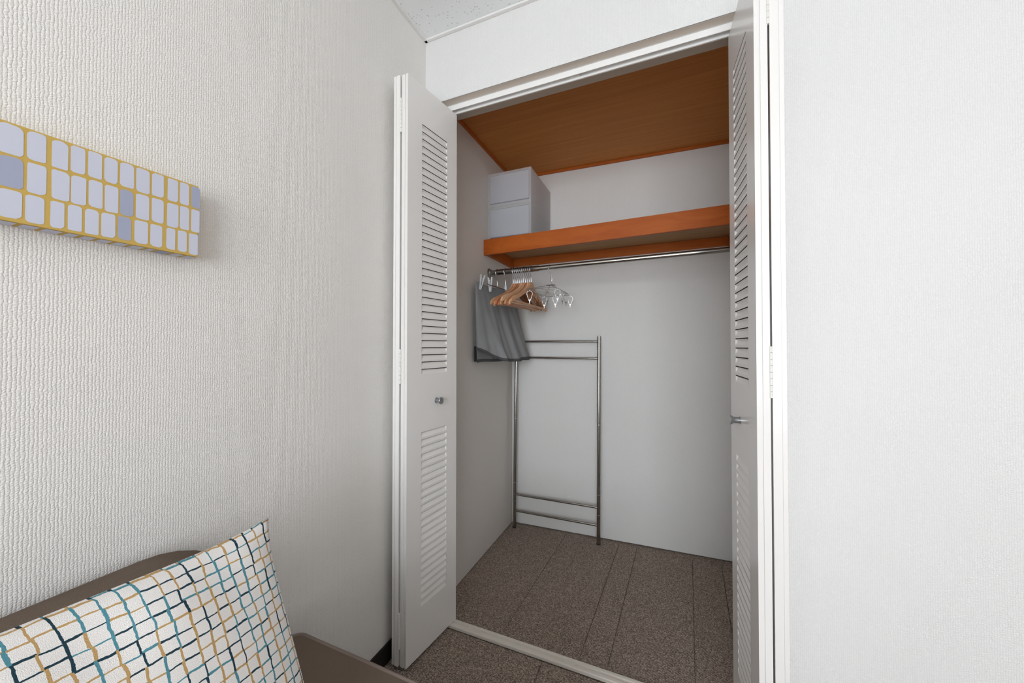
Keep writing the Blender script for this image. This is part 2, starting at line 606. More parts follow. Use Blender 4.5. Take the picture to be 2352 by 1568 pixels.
# opening frame: head, jambs, folding door track, sill track
hd = st(empty('trim_5', (JL, 0, ZH - 0.026)), 'white closet head frame with folding door track')
W_ = JR - JL
MB().box(0, W_, YF, -0.006, 0.0255, 0.0275).build('soffit_strip', M_soffit_bounce, hd)
MB().box(0, W_, 0.023, YI, 0.0, 0.0275).build('head_board', M_head_shade, hd, bevel=0.001)
tr = MB()
tr.box(0, W_, -0.0005, 0.0025, 0.005, 0.0265).box(0, W_, 0.0200, 0.0230, 0.001, 0.0265).box(0, W_, 0.0025, 0.0200, 0.0225, 0.0265)
trk = tr.build('upper_track', M_track, hd)
MB().box(0.565, 0.618, 0.0030, 0.0196, 0.0085, 0.0160).build('roller_guide', M_hinge, trk, bevel=0.001)
st(MB().box(XL, JL, YF, YI, 0, ZH).build('trim_6', M_white, bevel=0.001), 'left jamb of the closet opening')
st(MB().box(JR, JR + 0.02, YF - 0.002, YI, 0, ZH).build('trim_7', M_white, bevel=0.001), 'right jamb of the closet opening')
sl = st(empty('trim_8', (JL, 0, 0)), 'ivory floor track across the closet opening')
mb = MB()
mb.prism([(-0.0355, 0.0), (-0.0355, 0.010), (-0.0335, 0.0125), (-0.0235, 0.0125), (-0.022, 0.006), (-0.0135, 0.006), (-0.012, 0.0125), (-0.0015, 0.0125), (0.0025, 0.010), (0.0025, 0.0)], 0, W_, axis='x')
lt = mb.build('lower_track', M_sill, sl, bevel=0.0005)
MB().box(0.560, 0.606, -0.0215, -0.0140, 0.006, 0.0112).build('guide_block', M_sill, lt, bevel=0.0008)

# ------------------------------------------------------------ bifold louvre doors
PW, PT, ZB, ZT = 0.2645, 0.027, 0.014, 2.057
PITCH_S = 0.0261
UPPER = [1.9155 - PITCH_S * k for k in range(35)]
LOWER = [0.8015 - PITCH_S * k for k in range(24)]
HOLE = 0.0190                                # height of a louvre opening
U0, U1 = 0.060, 0.197
DEP = 0.0060


def slat_mesh(sg, slit=0.0028):
    """pressed pocket: a narrow slit, a short facet going in, a long one coming back to the face"""
    mb = MB()
    h = HOLE
    pr = [(0.0004, -slit), (DEP, -0.0062), (0.0, -h)]
    for (d0, z0_), (d1, z1_) in zip(pr, pr[1:]):
        a = [(U0, sg * d0, z0_), (U1, sg * d0, z0_), (U1, sg * d1, z1_), (U0, sg * d1, z1_)]
        b2 = [(x, y + sg * 0.0008, z) for x, y, z in a]
        mb.add(a + b2, [(0, 1, 2, 3), (0, 3, 7, 4), (1, 5, 6, 2)])
        mb.add(a + b2, [(7, 6, 5, 4), (0, 4, 5, 1), (3, 2, 6, 7)], 1)
    for u, e in ((U0, -1), (U1, 1)):
        v = [(u, 0.0, 0.0), (u, sg * 0.0004, -slit), (u, sg * DEP, -0.0062), (u, 0.0, -h)]
        v = [(u, sg * 0.0, -slit * 0.7)] + v[1:]
        v2 = [(u + e * 0.0008, y, z) for _, y, z in v]
        mb.add(v + v2, [(0, 1, 2, 3), (7, 6, 5, 4), (0, 4, 5, 1), (1, 5, 6, 2), (2, 6, 7, 3), (3, 7, 4, 0)])
    return mb.mesh('slat', [M_door, M_inner])


SLAT = {1: slat_mesh(1), -1: slat_mesh(-1)}
SLAT_LOW = {1: slat_mesh(1, 0.0005), -1: slat_mesh(-1, 0.0005)}


def make_panel(parent, sg, far, near_dir, knob_u=None):
    """louvred leaf: face in local plane y=0, body towards sg*y, u from the track end to the hinge end"""
    p = MB()

    def box(u0, u1, d0, d1, z0_, z1_, mi=0):
        a, b_ = sorted((sg * d0, sg * d1))
        p.box(u0, u1, a, b_, z0_, z1_, mi)
    s_ = 0.0004
    box(0, U0, 0, s_, ZB, ZT)
    box(U1, PW, 0, s_, ZB, ZT)
    zs = sorted(UPPER + LOWER, reverse=True)
    edge = ZT
    for z in zs:
        if edge - z > 1e-5:
            box(U0, U1, 0, s_, z, edge)
        edge = z - HOLE
    box(U0, U1, 0, s_, ZB, edge)
    # back sheet and edges
    box(0, PW, PT - s_, PT, ZB, ZT)
    box(0, s_, s_, PT - s_, ZB, ZT)
    box(PW - s_, PW, s_, PT - s_, ZB, ZT)
    box(s_, PW - s_, s_, PT - s_, ZB, ZB + s_)
    box(s_, PW - s_, s_, PT - s_, ZT - s_, ZT)
    # sheet added behind the louvres, painted dark as the unlit hollow
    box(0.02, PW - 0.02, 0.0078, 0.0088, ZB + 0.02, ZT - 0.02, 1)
    # folded lip on the hinge edge
    box(PW, PW + 0.0022, 0.0, 0.0085, ZB, ZT)
    box(PW, PW + 0.0040, 0.0125, PT, ZB, ZT)
    o = p.build('door_panel', [M_door, M_dark], parent)
    ang = math.atan2(near_dir[1], near_dir[0])
    o.location = (far[0] - parent.location.x, far[1] - parent.location.y, 0)
    o.rotation_euler = (0, 0, ang)
    for z in UPPER + LOWER:
        s = place((SLAT if z > 0.9 else SLAT_LOW)[sg], 'slat', o)
        s.location = (0, 0, z)
    if knob_u is not None:
        prof = [(0.0, 0.0105), (0.001, 0.0105), (0.0015, 0.0085), (0.012, 0.0085), (0.0165, 0.0095), (0.020, 0.0125), (0.0225, 0.0130), (0.0240, 0.0120)]
        pts = [(knob_u, -sg * a, 0.906) for a, r in prof]
        MB().tube(pts, [r for a, r in prof], n=28).build('knob', M_knob, o, smooth=True)
    return o


def hinges(parent, x, y, zc, n=8, pitch=0.0150, r=0.0036, w=0.009):
    h = empty('hinge', (x - parent.location.x, y - parent.location.y, zc), 0, parent)
    for k in range(n):
        z = (k - n / 2) * pitch
        MB().tube([(0, 0, z + 0.0004), (0, 0, z + pitch - 0.0004)], r, n=12).build('knuckle', M_hinge, h, smooth=True)
    return h


def direction(a, b_):
    d = Vector((b_[0] - a[0], b_[1] - a[1]))
    d.normalize()
    return d


dl = st(empty('door_1', (JL, 0.0, 0.0)), 'left white louvred bifold door, folded open')
far = (0.1537, 0.0006)
dn = (-0.1300, -0.9915)
make_panel(dl, -1, far, dn, knob_u=0.117)
far2 = (0.0430, 0.0006)
make_panel(dl, 1, far2, direction(far2, (0.0600, -0.262)))
for z in (1.915, 1.040, 0.135):
    hinges(dl, 0.0905, -0.2650, z)

dr = st(empty('door_2', (JR, 0.0, 0.0)), 'right white louvred bifold door, folded open')
far = (1.1190, 0.0006)
make_panel(dr, 1, far, direction(far, (1.1315, -0.262)), knob_u=0.105)
far2 = (1.2110, 0.0006)
make_panel(dr, -1, far2, direction(far2, (1.1905, -0.262)))
for z in (1.924, 1.050, 0.135):
    hinges(dr, 1.1600, -0.2650, z)

# ------------------------------------------------------------ closet shelf
TILT = 0.010


def tz(o, base=0.62):
    """the shelf rises a few millimetres to the right"""
    for v in o.data.vertices:
        v.co.z += TILT * (v.co.x - base) / 0.6
    return o


sh = empty('closet_shelf', (0, 0, 0))
tag(sh, 'reddish-brown varnished wooden shelf across the upper closet', 'shelf')
YS = 0.462
tz(MB().box(0.0405, 1.2615, YS, YS + 0.018, 1.609, 1.692).build('fascia', M_cedar, sh, bevel=0.0012))
tz(MB().prism([(0.0405, YS + 0.018), (1.2615, YS + 0.018), (1.2615, BKR - 0.001), (0.0405, BKL - 0.001)], 1.672, 1.686, axis='z').build('shelf_board', M_ply2, sh))
tz(MB().box(0.0405, 0.0565, YS + 0.018, BKL - 0.001, 1.6135, 1.6715).build('side_cleat', M_cedar2, sh, bevel=0.001))
tz(MB().box(1.2455, 1.2615, YS + 0.018, BKR - 0.001, 1.6135, 1.6715).build('side_cleat', M_cedar2, sh, bevel=0.001))
tz(MB().prism([(0.057, BKL - 0.018), (1.245, BKR - 0.018), (1.245, BKR - 0.001), (0.057, BKL - 0.001)], 1.623, 1.6715, axis='z').build('back_cleat', M_cedar2, sh, bevel=0.001))
for z in (1.632, 1.664):
    o = MB().tube([(0.0475, YS + 0.001, z - 0.0095), (0.0475, YS - 0.0006, z - 0.0095)], 0.0012, n=8).build('nail_head', M_chrome2, sh)

# ------------------------------------------------------------ storage boxes on the shelf
XB0, XB1, YB0, YB1 = 0.0440, 0.2950, 0.5070, 0.8560


def storage_box(z, label):
    t = empty('storage_box', (XB0, YB0, z))
    tag(t, label, 'storage box', 'frosted drawer boxes on the closet shelf')
    W, D, H = XB1 - XB0, YB1 - YB0, 0.1850
    w_ = 0.003
    mb = MB()
    mb.box(0, w_, 0, D, 0, H - 0.0005).box(W - w_, W, 0, D, 0, H - 0.0005)
    mb.box(w_, W - w_, D - w_, D, 0, H - 0.0005)
    mb.box(w_, W - w_, 0, D - w_, 0, w_).box(w_, W - w_, 0, D - w_, H - 0.0005 - w_, H - 0.0005)
    # front frame flange
    mb.box(w_, 0.011, 0, 0.012, w_, H - w_ - 0.0005).box(W - 0.011, W - w_, 0, 0.012, w_, H - w_ - 0.0005)
    mb.box(0.011, W - 0.011, 0, 0.012, H - 0.012, H - w_ - 0.0005)
    mb.box(0.011, W - 0.011, 0, 0.010, w_, 0.016)
    mb.build('case', M_poly, t)
    d = MB()
    a, b_, c, e = 0.0125, W - 0.0125, 0.021, H - 0.0135
    d.box(a, b_, 0.003, 0.0055, c, e)
    d.box(a, b_, -0.001, 0.003, c, c + 0.008)
    d.box(a, a + 0.003, -0.0005, 0.003, c + 0.008, e).box(b_ - 0.003, b_, -0.0005, 0.003, c + 0.008, e)
    d.box(a + 0.002, b_ - 0.002, 0.0055, D - 0.02, c, c + 0.0025)
    d.box(a + 0.0045, b_ - 0.0045, D - 0.0225, D - 0.02, c + 0.0025, e - 0.02)
    d.build('drawer', M_polyd, t)
    return t


storage_box(1.6820, 'frosted clear plastic drawer box standing directly on the closet shelf')
storage_box(1.8675, 'frosted clear plastic drawer box stacked on top of the other')

# ------------------------------------------------------------ hanging rod
RY, RZ, RR = 0.530, 1.5215, 0.0145


def rodz(x):
    return RZ + 0.007 * (x - 0.6) / 0.6


rod = empty('closet_rod', (CL, RY, RZ))
tag(rod, 'stainless steel clothes rod under the closet shelf', 'clothes rod')
L0 = (CL, RY, RZ)


def rl(x, dy=0, dz=0):
    return (x - CL, dy, rodz(x) - RZ + dz)


MB().tube([rl(0.046), rl(0.330)], RR, n=28).build('outer_tube', M_chrome, rod, smooth=True)
MB().tube([rl(0.325), rl(1.256)], 0.0118, n=28).build('inner_tube', M_chrome, rod, smooth=True)
for xa, sgn in ((0.0405, 1), (1.2615, -1)):
    prof = [(0, 0.026), (0.003, 0.026), (0.005, 0.0235), (0.007, 0.0195), (0.015, 0.0182), (0.016, 0.0165)]
    MB().tube([rl(xa + sgn * a) for a, r in prof], [r for a, r in prof], n=28).build('flange', M_chrome2, rod, smooth=True)

# ------------------------------------------------------------ wooden hangers


def hook_pts(zr, wire, ztop):
    """hook over the rod: local coordinates of a hanger whose origin is the rod axis"""
    r = RR + wire + 0.0006 + 0.0035
    pts = [(0, r * math.cos(a), 0.0 - 0.0037 + r * math.sin(a)) for a in [math.radians(v) for v in range(-25, 196, 13)]]
    pts += [(0, -r * 0.72, -0.0220), (0, -0.004, -0.0400), (0, 0.0, -0.0460), (0, 0, ztop)]
    return pts


def hanger_meshes(mat, idx):
    zt = -0.070                                 # top of the wood below the rod axis
    top = [(-0.016, -0.002), (0, 0), (0.016, -0.002), (0.024, -0.016), (0.045, -0.034), (0.095, -0.060), (0.150, -0.082), (0.195, -0.098), (0.216, -0.112), (0.2245, -0.130)]
    bot = [(0.2165, -0.134), (0.206, -0.122), (0.180, -0.111), (0.130, -0.094), (0.080, -0.072), (0.040, -0.050), (0.0, -0.040)]
    half = top[1:] + bot
    mb = MB()
    n = len(half)
    for sgn in (1, -1):
        vs = []
        for side in (-1, 1):
            for (y, z) in half:
                cx = -0.004 * (y / 0.225) ** 2          # the arms curve forward
                vs.append((side * 0.0040 + cx, sgn * y, zt + z))
        k = len(top) - 1
        # triangulate as strips between upper and lower outline
        up = list(range(0, k))
        lo = list(range(n - 1, k - 1, -1))
        for off in (0, n):
            i = j = 0
            f = []
            while i < len(up) - 1 or j < len(lo) - 1:
                if j >= len(lo) - 1 or (i < len(up) - 1 and half[up[i + 1]][0] <= half[lo[j + 1]][0]):
                    f.append((up[i] + off, up[i + 1] + off, lo[j] + off))
                    i += 1
                else:
                    f.append((up[i] + off, lo[j + 1] + off, lo[j] + off))
                    j += 1
            mb.add([], [])
            b0 = len(mb.v)
            if off == 0:
                base = b0
                mb.v += vs
            mb.f += [tuple(base + q for q in t) for t in f]
            mb.m += [0] * len(f)
        for q in range(n - 1):
            mb.f.append((base + q, base + q + 1, base + q + 1 + n, base + q + n))
            mb.m.append(0)
    body = mb.mesh('body', mat)
    hook = MB().tube(hook_pts(0, 0.0016, zt - 0.004), 0.0016, n=8).mesh('hook', M_chrome2, smooth=True)
    bar = MB().tube([(-0.003, y, zt - 0.121) for y in (-0.204, 0.204)], 0.0055, n=12).mesh('trouser_bar', mat, smooth=True)
    return body, hook, bar


HM = [hanger_meshes(m, i) for i, m in enumerate(M_hwood)]
hx = [0.1885 + 0.01106 * k for k in range(10)]
hk = [0, 0, 1, 1, 0, 2, 0, 1, 2, 0]
hyaw = [-0.118, -0.108, -0.104, -0.096, -0.092, -0.096, -0.088, -0.080, -0.084, -0.078]
hroll = [0.0, 0.035, 0.01, 0.03, 0.02, -0.045, 0.015, 0.05, 0.02, -0.02]
hdy = [-0.030, -0.028, -0.022, -0.026, -0.018, -0.030, -0.022, -0.020, -0.026, -0.030]
desc = ['wooden clothes hanger leftmost in the row on the rod, next to the grey bag',
        'wooden clothes hanger second from the left in the row of ten',
        'reddish wooden clothes hanger third from the left in the row',
        'reddish wooden clothes hanger fourth from the left in the row',
        'beech wooden clothes hanger fifth from the left in the row',
        'pale wooden clothes hanger sixth from the left, turned forward',
        'beech wooden clothes hanger seventh from the left in the row',
        'reddish wooden clothes hanger third from the right in the row',
        'pale wooden clothes hanger second from the right in the row',
        'wooden clothes hanger rightmost in the row, nearest the wire clip dryer']
for i in range(10):
    t = empty('wooden_hanger', (hx[i], RY, rodz(hx[i]) + 0.0), hyaw[i])
    tag(t, desc[i], 'hanger', 'wooden hangers on the closet rod')
    body, hook, bar = HM[hk[i]]
    t.rotation_euler = (hroll[i], 0, hyaw[i])
    ps = [place(body, 'body', t), place(hook, 'hook', t), place(bar, 'trouser_bar', t)]

# ------------------------------------------------------------ clip hangers and grey bag


def clip_hanger(x, label, neck_white, yc, rz):
    t = empty('clip_hanger', (x, RY, rodz(x)), rz)
    tag(t, label, 'hanger', 'clip hangers holding the grey bag')
    MB().tube(hook_pts(0, 0.0020, -0.076), 0.0020, n=8).build('hook', M_chrome2, t, smooth=True)
    if neck_white:
        prof = [(-0.072, 0.0045), (-0.076, 0.0060), (-0.094, 0.0085), (-0.101, 0.0080), (-0.104, 0.0050)]
        MB().tube([(0, 0, z) for z, r in prof], [r for z, r in prof], n=14).build('neck', M_peg, t, smooth=True)
    MB().tube([(0, -0.205, -0.100), (0, 0.205, -0.100)], 0.0022, n=8).build('bar', M_chrome, t, smooth=True)
    return t


def peg(parent, loc, rot):
    p = empty('peg', loc, 0, parent)
    p.rotation_euler = rot
    for sgn in (-1, 1):
        mb = MB()
        mb.prism([(sgn * 0.0008, -0.038), (sgn * 0.0055, -0.038), (sgn * 0.0085, 0.0), (sgn * 0.0135, 0.036), (sgn * 0.0070, 0.037), (sgn * 0.0026, 0.008), (sgn * 0.0030, -0.006), (sgn * 0.0008, -0.026)], -0.005, 0.005, axis='y')
        mb.build('jaw', M_peg, p, bevel=0.0006, seg=1)
    MB().tube([(-0.0052, 0.0, 0.010), (-0.0042, 0.0, 0.020), (0.0, 0.0, 0.0245), (0.0042, 0.0, 0.020), (0.0052, 0.0, 0.010)], 0.0014, n=8).build('spring', M_chrome2, p, smooth=True)
    return p


t1 = clip_hanger(0.090, 'steel clip hanger with white pegs, nearest the left closet wall', False, 0.5, -0.04)
t2 = clip_hanger(0.140, 'steel clip hanger with pale plastic neck and white peg, left of the wooden hangers', True, 0.5, -0.05)
peg(t1, (0.010, -0.193, -0.085), (0.10, 0.16, 0.9))
peg(t2, (-0.012, -0.150, -0.092), (-0.05, -0.03, 0.15))

# grey bag: two sheets joined at the sides, open at the bottom
bag = empty('grey_bag', (0.11, 0.52, 1.02))
tag(bag, 'grey fabric laundry bag hanging open side down beside the left closet wall', 'bag')
NY, NZ = 44, 50


def bag_sheet(side):
    """side 0: wall side, side 1: room side"""
    vs, fs = [], []
    for j in range(NZ + 1):
        v = j / NZ
        for i in range(NY + 1):
            u = i / NY
            ytop0, ytop1 = 0.300, 0.715
            ybot0, ybot1 = 0.318, 0.815
            e = v ** 1.5
            y = (ytop0 + (ybot0 - ytop0) * e) * (1 - u) + (ytop1 + (ybot1 - ytop1) * e) * u
            zt_ = 1.432 - 0.018 * math.sin(PI * min(1, u * 1.6)) * 0.6 - 0.004 * u
            if side == 0:
                zb_ = 1.028
            else:
                zb_ = 1.030 + 0.062 * max(0.0, 1 - u / 0.30) ** 1.3 + 0.004 * math.sin(u * 9)
            if side == 0:
                zb_ += 0.002 * math.sin(u * 11)
            z = zt_ + (zb_ - zt_) * v
            env = math.sin(PI * u) ** 0.55
            cx = 0.078 + 0.040 * u + 0.052 * v * u
            th = (0.006 + 0.050 * v ** 1.2) * env
            fold = 0.007 * v ** 0.6 * math.sin(2 * PI * (u * 3.4 + 0.25 * math.sin(v * 2.5))) + 0.004 * math.sin(2 * PI * (u * 8.3 - v * 0.7) + 1.0) * v
            fold += 0.012 * math.exp(-((u - 0.17 - 0.16 * v * v) / 0.035) ** 2) * v
            fold -= 0.014 * math.exp(-((u - 0.62 - 0.10 * v) / 0.05) ** 2) * v ** 0.7
            if side == 0:
                x = cx - th * 0.55 + fold * env * 0.3
            else:
                x = cx + th + fold * env
            x = max(x, CL + 0.006)
            vs.append((x - 0.11, y - 0.52, z - 1.02))
    for j in range(NZ):
        for i in range(NY):
            a = j * (NY + 1) + i
            fs.append((a, a + 1, a + NY + 2, a + NY + 1))
    return vs, fs


def bag_obj(side, name, mat):
    vs, fs = bag_sheet(side)
    mb = MB()
    cut = NZ - 2
    mb.add(vs, fs)
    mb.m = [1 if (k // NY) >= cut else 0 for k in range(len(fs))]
    o = mb.build(name, [mat, M_bagdark], bag, smooth=True)
    for p in o.data.polygons:
        p.use_smooth = True
    s = o.modifiers.new('thick', 'SOLIDIFY')
    s.thickness = 0.0012
    return o


bag_obj(0, 'back_sheet', M_bag)
bag_obj(1, 'front_sheet', M_bag)
# stiff lining seen through the opening
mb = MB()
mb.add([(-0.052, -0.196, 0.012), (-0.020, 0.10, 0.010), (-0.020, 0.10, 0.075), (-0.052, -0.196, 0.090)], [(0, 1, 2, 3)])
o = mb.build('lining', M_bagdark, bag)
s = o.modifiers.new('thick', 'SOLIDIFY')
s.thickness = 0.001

# ------------------------------------------------------------ wire clip dryer
PX, PY = 0.3865, RY
dry = empty('clip_dryer', (PX, PY, rodz(PX)))
tag(dry, 'small square wire clip dryer with dangling pegs, hooked on the rod', 'clip dryer')
r = 0.0118 + 0.0045
pts = [(0, r * math.cos(a), -0.0022 + r * math.sin(a)) for a in [math.radians(v) for v in range(-20, 200, 13)]]
pts += [(0.002, -0.012, -0.020), (0.010, -0.001, -0.038), (0.011, 0.001, -0.050)]
hkq = MB().tube(pts, 0.0014, n=8).build('hook', M_chrome2, dry, smooth=True)


def ring(c, rx, rz_, w_, plane='xz', n=16):
    pts = []
    for i in range(n + 1):
        a = 2 * PI * i / n
        if plane == 'xz':
            pts.append((c[0] + rx * math.cos(a), c[1], c[2] + rz_ * math.sin(a)))
        else:
            pts.append((c[0], c[1] + rx * math.cos(a), c[2] + rz_ * math.sin(a)))
    return pts


MB().tube(ring((0.010, 0.001, -0.062), 0.0045, 0.0125, 0), 0.0011, n=7, cap=False).build('link', M_chrome2, dry, smooth=True)
MB().tube(ring((0.011, 0.001, -0.079), 0.0045, 0.0065, 0, 'yz'), 0.0011, n=7, cap=False).build('link', M_chrome2, dry, smooth=True)
zp = -0.093
MB().prism([(-0.014, -0.004), (0.020, -0.008), (0.030, 0.008), (0.012, 0.014), (-0.010, 0.010)], zp - 0.0015, zp + 0.0015, axis='z').build('swivel_plate', M_chrome, dry)
FX0, FX1, FY0, FY1, ZF = -0.076, 0.074, -0.130, 0.170, -0.128
fr = MB()
corners = [(FX0, FY0, ZF), (FX1, FY0, ZF), (FX1, FY1, ZF), (FX0, FY1, ZF), (FX0, FY0, ZF)]
for a, b_ in zip(corners, corners[1:]):
    fr.tube([a, b_], 0.0013, n=7)
for k in range(1, 6):
    y = FY0 + (FY1 - FY0) * k / 6
    fr.tube([(FX0, y, ZF), (FX1, y, ZF)], 0.0011, n=6)
for x in (-0.002,):
    fr.tube([(x, FY0, ZF), (x, FY1, ZF)], 0.0011, n=6)
fr.build('wire_frame', M_chrome, dry, smooth=True)
for c in corners[:4]:
    MB().tube([(0.005, 0, zp), (c[0] * 0.97, c[1] * 0.97, ZF + 0.001)], 0.0011, n=6).build('stay', M_chrome, dry, smooth=True)


def clip_mesh(parts):
    out = []
    for sgn in (-1, 1):
        mb = MB()
        mb.tube([(0, 0, -0.004), (sgn * 0.009, 0, -0.007), (sgn * 0.0135, 0, -0.014), (sgn * 0.0140, 0, -0.020), (sgn * 0.0085, 0, -0.040), (sgn * 0.0020, 0, -0.056), (-sgn * 0.0030, 0, -0.068)], 0.0010, n=6)
        out.append(mb.mesh('jaw', M_chrome2, smooth=True))
    sp = MB()
    sp.tube([(0, -0.003, -0.052), (0, 0.003, -0.052)], 0.0036, n=10)
    out.append(sp.mesh('spring', M_chrome2, smooth=True))
    out.append(MB().tube([(0, 0, 0.0), (0, 0, -0.006)], 0.0009, n=6).mesh('loop', M_chrome2, smooth=True))
    return out


CM = clip_mesh(0)
spots = [(FX0 + 0.004, FY0 + 0.030, 0.3), (FX0 + 0.002, FY0 + 0.115, -0.5), (FX0 + 0.002, FY1 - 0.100, 0.9), (FX0 + 0.004, FY1 - 0.03, 0.2),
         (FX1 - 0.004, FY0 + 0.035, 0.1), (FX1 - 0.002, FY0 + 0.12, 1.2), (FX1 - 0.002, FY1 - 0.105, -0.4), (FX1 - 0.003, FY1 - 0.012, 0.15),
         (-0.002, FY0 + 0.10, 0.8), (-0.002, FY1 - 0.05, 0.2)]
for x, y, a in spots:
    c = empty('clip', (x, y, ZF), a, dry)
    for mname, me in zip(('jaw', 'jaw', 'spring', 'loop'), CM):
        place(me, mname, c)

# ------------------------------------------------------------ steel garment rack
rk = empty('garment_rack', (0.333, 0.80, 0.0))
tag(rk, 'stainless steel garment rack frame leaning against the closet back wall', 'garment rack')


def rkp(x, z):
    """point on the leaning frame at height z"""
    xr = 0.5885 - 0.002 * z / 1.16
    xl = 0.0805
    X = xl if x == 0 else xr
    yy = (0.800 if x == 0 else 0.804) + (0.036 if x == 0 else 0.054) * z / 1.165
    return Vector((X - 0.333, yy - 0.80, z))


for side in (0, 1):
    pf = MB()
    pf.tube([rkp(side, 0.004), rkp(side, 1.168)], 0.0105, n=20)
    pst = pf.build('post', M_chrome, rk, smooth=True)
    for z in (0.16, 0.27, 0.66, 1.095):
        a, b_ = rkp(side, z), rkp(side, z + 0.004)
        MB().tube([a, b_], 0.0112, n=20).build('collar', M_chrome2, pst, smooth=True)
    MB().tube([rkp(side, 0.0), rkp(side, 0.006)], 0.0118, n=16).build('foot_cap', M_dark, pst, smooth=True)
for z in (1.139, 1.040, 0.200, 0.102):
    MB().tube([rkp(0, z), rkp(1, z)], 0.0068, n=16).build('rail', M_chrome, rk, smooth=True)

# ------------------------------------------------------------ canvas picture on the left wall
PXF, PZ0, PZ1, PYR, PYL = 0.0600, 1.2905, 1.4345, -0.8415, -1.62
pic = empty('canvas_picture', (XL, PYR, PZ0))
tag(pic, 'long canvas picture with pale lilac rounded blocks on mustard yellow', 'picture')
PD = PXF - XL - 0.001
MB().box(0.001, PD + 0.001, PYL - PYR, 0, 0, PZ1 - PZ0).build('canvas', M_gold, pic, bevel=0.0012)
zw = 4.127


def ypx(px):
    """horizontal image position on the picture face -> y in the scene"""
    # camera model evaluated on the plane x = PXF
    c, s = math.cos(YAW), math.sin(YAW)
    k = (px - 1176) / FPX
    # ray direction (horizontal part) = k*right + forward
    dx = k * c + s * math.cos(PITCH)
    dy = -k * s + c * math.cos(PITCH)
    return CAM.y + dy * (PXF - CAM.x) / dx


rows = [(0.020, 0.318, [(-60, 190), (222, 408), (460, 618), (640, 782), (808, 943), (965, 1093), (1115, 1250), (1270, 1398), (1420, 1535), (1570, 1672), (1687, 1775), (1797, 1878)], (11,)),
        (0.345, 0.657, [(-60, 190), (228, 415), (462, 635), (650, 795), (818, 953), (972, 1103), (1118, 1247), (1268, 1397), (1420, 1535), (1568, 1677), (1690, 1780), (1797, 1878)], (0, 6)),
        (0.684, 0.968, [(-60, 187), (215, 398), (455, 590), (622, 760), (787, 918), (942, 1077), (1100, 1230), (1258, 1390), (1410, 1525), (1563, 1648), (1672, 1758), (1778, 1863)], (6,))]
pm = MB()


def rounded(mb, y0, y1, z0_, z1_, x, mi, flat=False, seed=0):
    rnd = random.Random(seed)
    r0 = min(y1 - y0, z1_ - z0_) * 0.30
    pts = []
    cs = [(y1, z1_, 0), (y0, z1_, 90), (y0, z0_, 180), (y1, z0_, 270)]
    for cy, cz, a0 in cs:
        rr = r0 * rnd.uniform(0.5, 1.3)
        ccy = cy - rr if cy == y1 else cy + rr
        ccz = cz - rr if cz == z1_ else cz + rr
        for k in range(6):
            a = math.radians(a0 + 18 * k)
            pts.append((ccy + rr * math.cos(a), ccz + rr * math.sin(a) * 1.0))
    jy = [(p[0] + rnd.uniform(-1, 1) * 0.0002, p[1] + rnd.uniform(-1, 1) * 0.0004) for p in pts]
    mb.add([(x, p[0], p[1]) for p in jy], [tuple(range(len(jy)))], mi)


H = PZ1 - PZ0
for ri, (v0, v1, cells, grey) in enumerate(rows):
    for ci, (a, b_) in enumerate(cells):
        ya, yb = ypx(a / zw), ypx(b_ / zw)
        jz = random.uniform(-0.0012, 0.0012)
        rounded(pm, ya - PYR, yb - PYR, (1 - v1) * H + jz, (1 - v0) * H + jz * 0.5, PD + 0.0013, 1 if ci in grey else 0, seed=ri * 40 + ci)
    yy = ypx(-60 / zw) - 0.006
    k = 0
    while yy > PYL + 0.05:
        wd = random.uniform(0.026, 0.036)
        rounded(pm, yy - wd - PYR, yy - PYR, (1 - v1) * H, (1 - v0) * H, PD + 0.0013, 1 if (k * 7 + ri * 3) % 11 == 4 else 0, seed=900 + ri * 60 + k)
        yy -= wd + 0.006
        k += 1
# wrapped lower edge
seps = [-60, 170, 390, 610, 765, 925, 1080, 1235, 1390, 1490, 1640, 1755, 1872]
for i in range(len(seps) - 1):
    ya, yb = ypx(seps[i] / zw) + 0.0035, ypx(seps[i + 1] / zw) - 0.0015
    ya -= PYR
    yb -= PYR
    if yb > -0.002:
        yb = -0.002
    pm.quad((0.002, ya, -0.0004), (0.002, yb, -0.0004), (PD - 0.0015, yb - 0.0005, -0.0004), (PD - 0.0015, ya, -0.0004), 1 if i == 9 else 0)
pm.build('printed_blocks', [M_cell, M_cellg], pic)

# ------------------------------------------------------------ sofa
sf = empty('sofa', (0.50, -1.43, 0.0))
tag(sf, 'dark brown fabric sofa against the left wall', 'sofa')


def L(p):
    return (p[0] - 0.50, p[1] + 1.43, p[2])


SY1, SY0 = -0.652, -2.25


def rbox(name, x0_, x1_, y0_, y1_, z0_, z1_, rad, mat, seg=5):
    mb = MB()
    mb.box(x0_ - 0.50, x1_ - 0.50, y0_ + 1.43, y1_ + 1.43, z0_, z1_)
    return mb.build(name, mat, sf, smooth=True, bevel=rad, seg=seg)


rbox('base', 0.11, 0.86, SY0 + 0.01, SY1 - 0.012, 0.10, 0.270, 0.02, M_sofa)


def outline(y0_, y1_, x0_, x1_, r, n=8):
    pts = []
    for cx, cy, a0 in ((x1_ - r, y1_ - r, 0), (x0_ + r, y1_ - r, 90), (x0_ + r, y0_ + r, 180), (x1_ - r, y0_ + r, 270)):
        for k in range(n + 1):
            a = math.radians(a0 + 90 * k / n)
            pts.append((cx + r * math.cos(a), cy + r * math.sin(a)))
    return pts


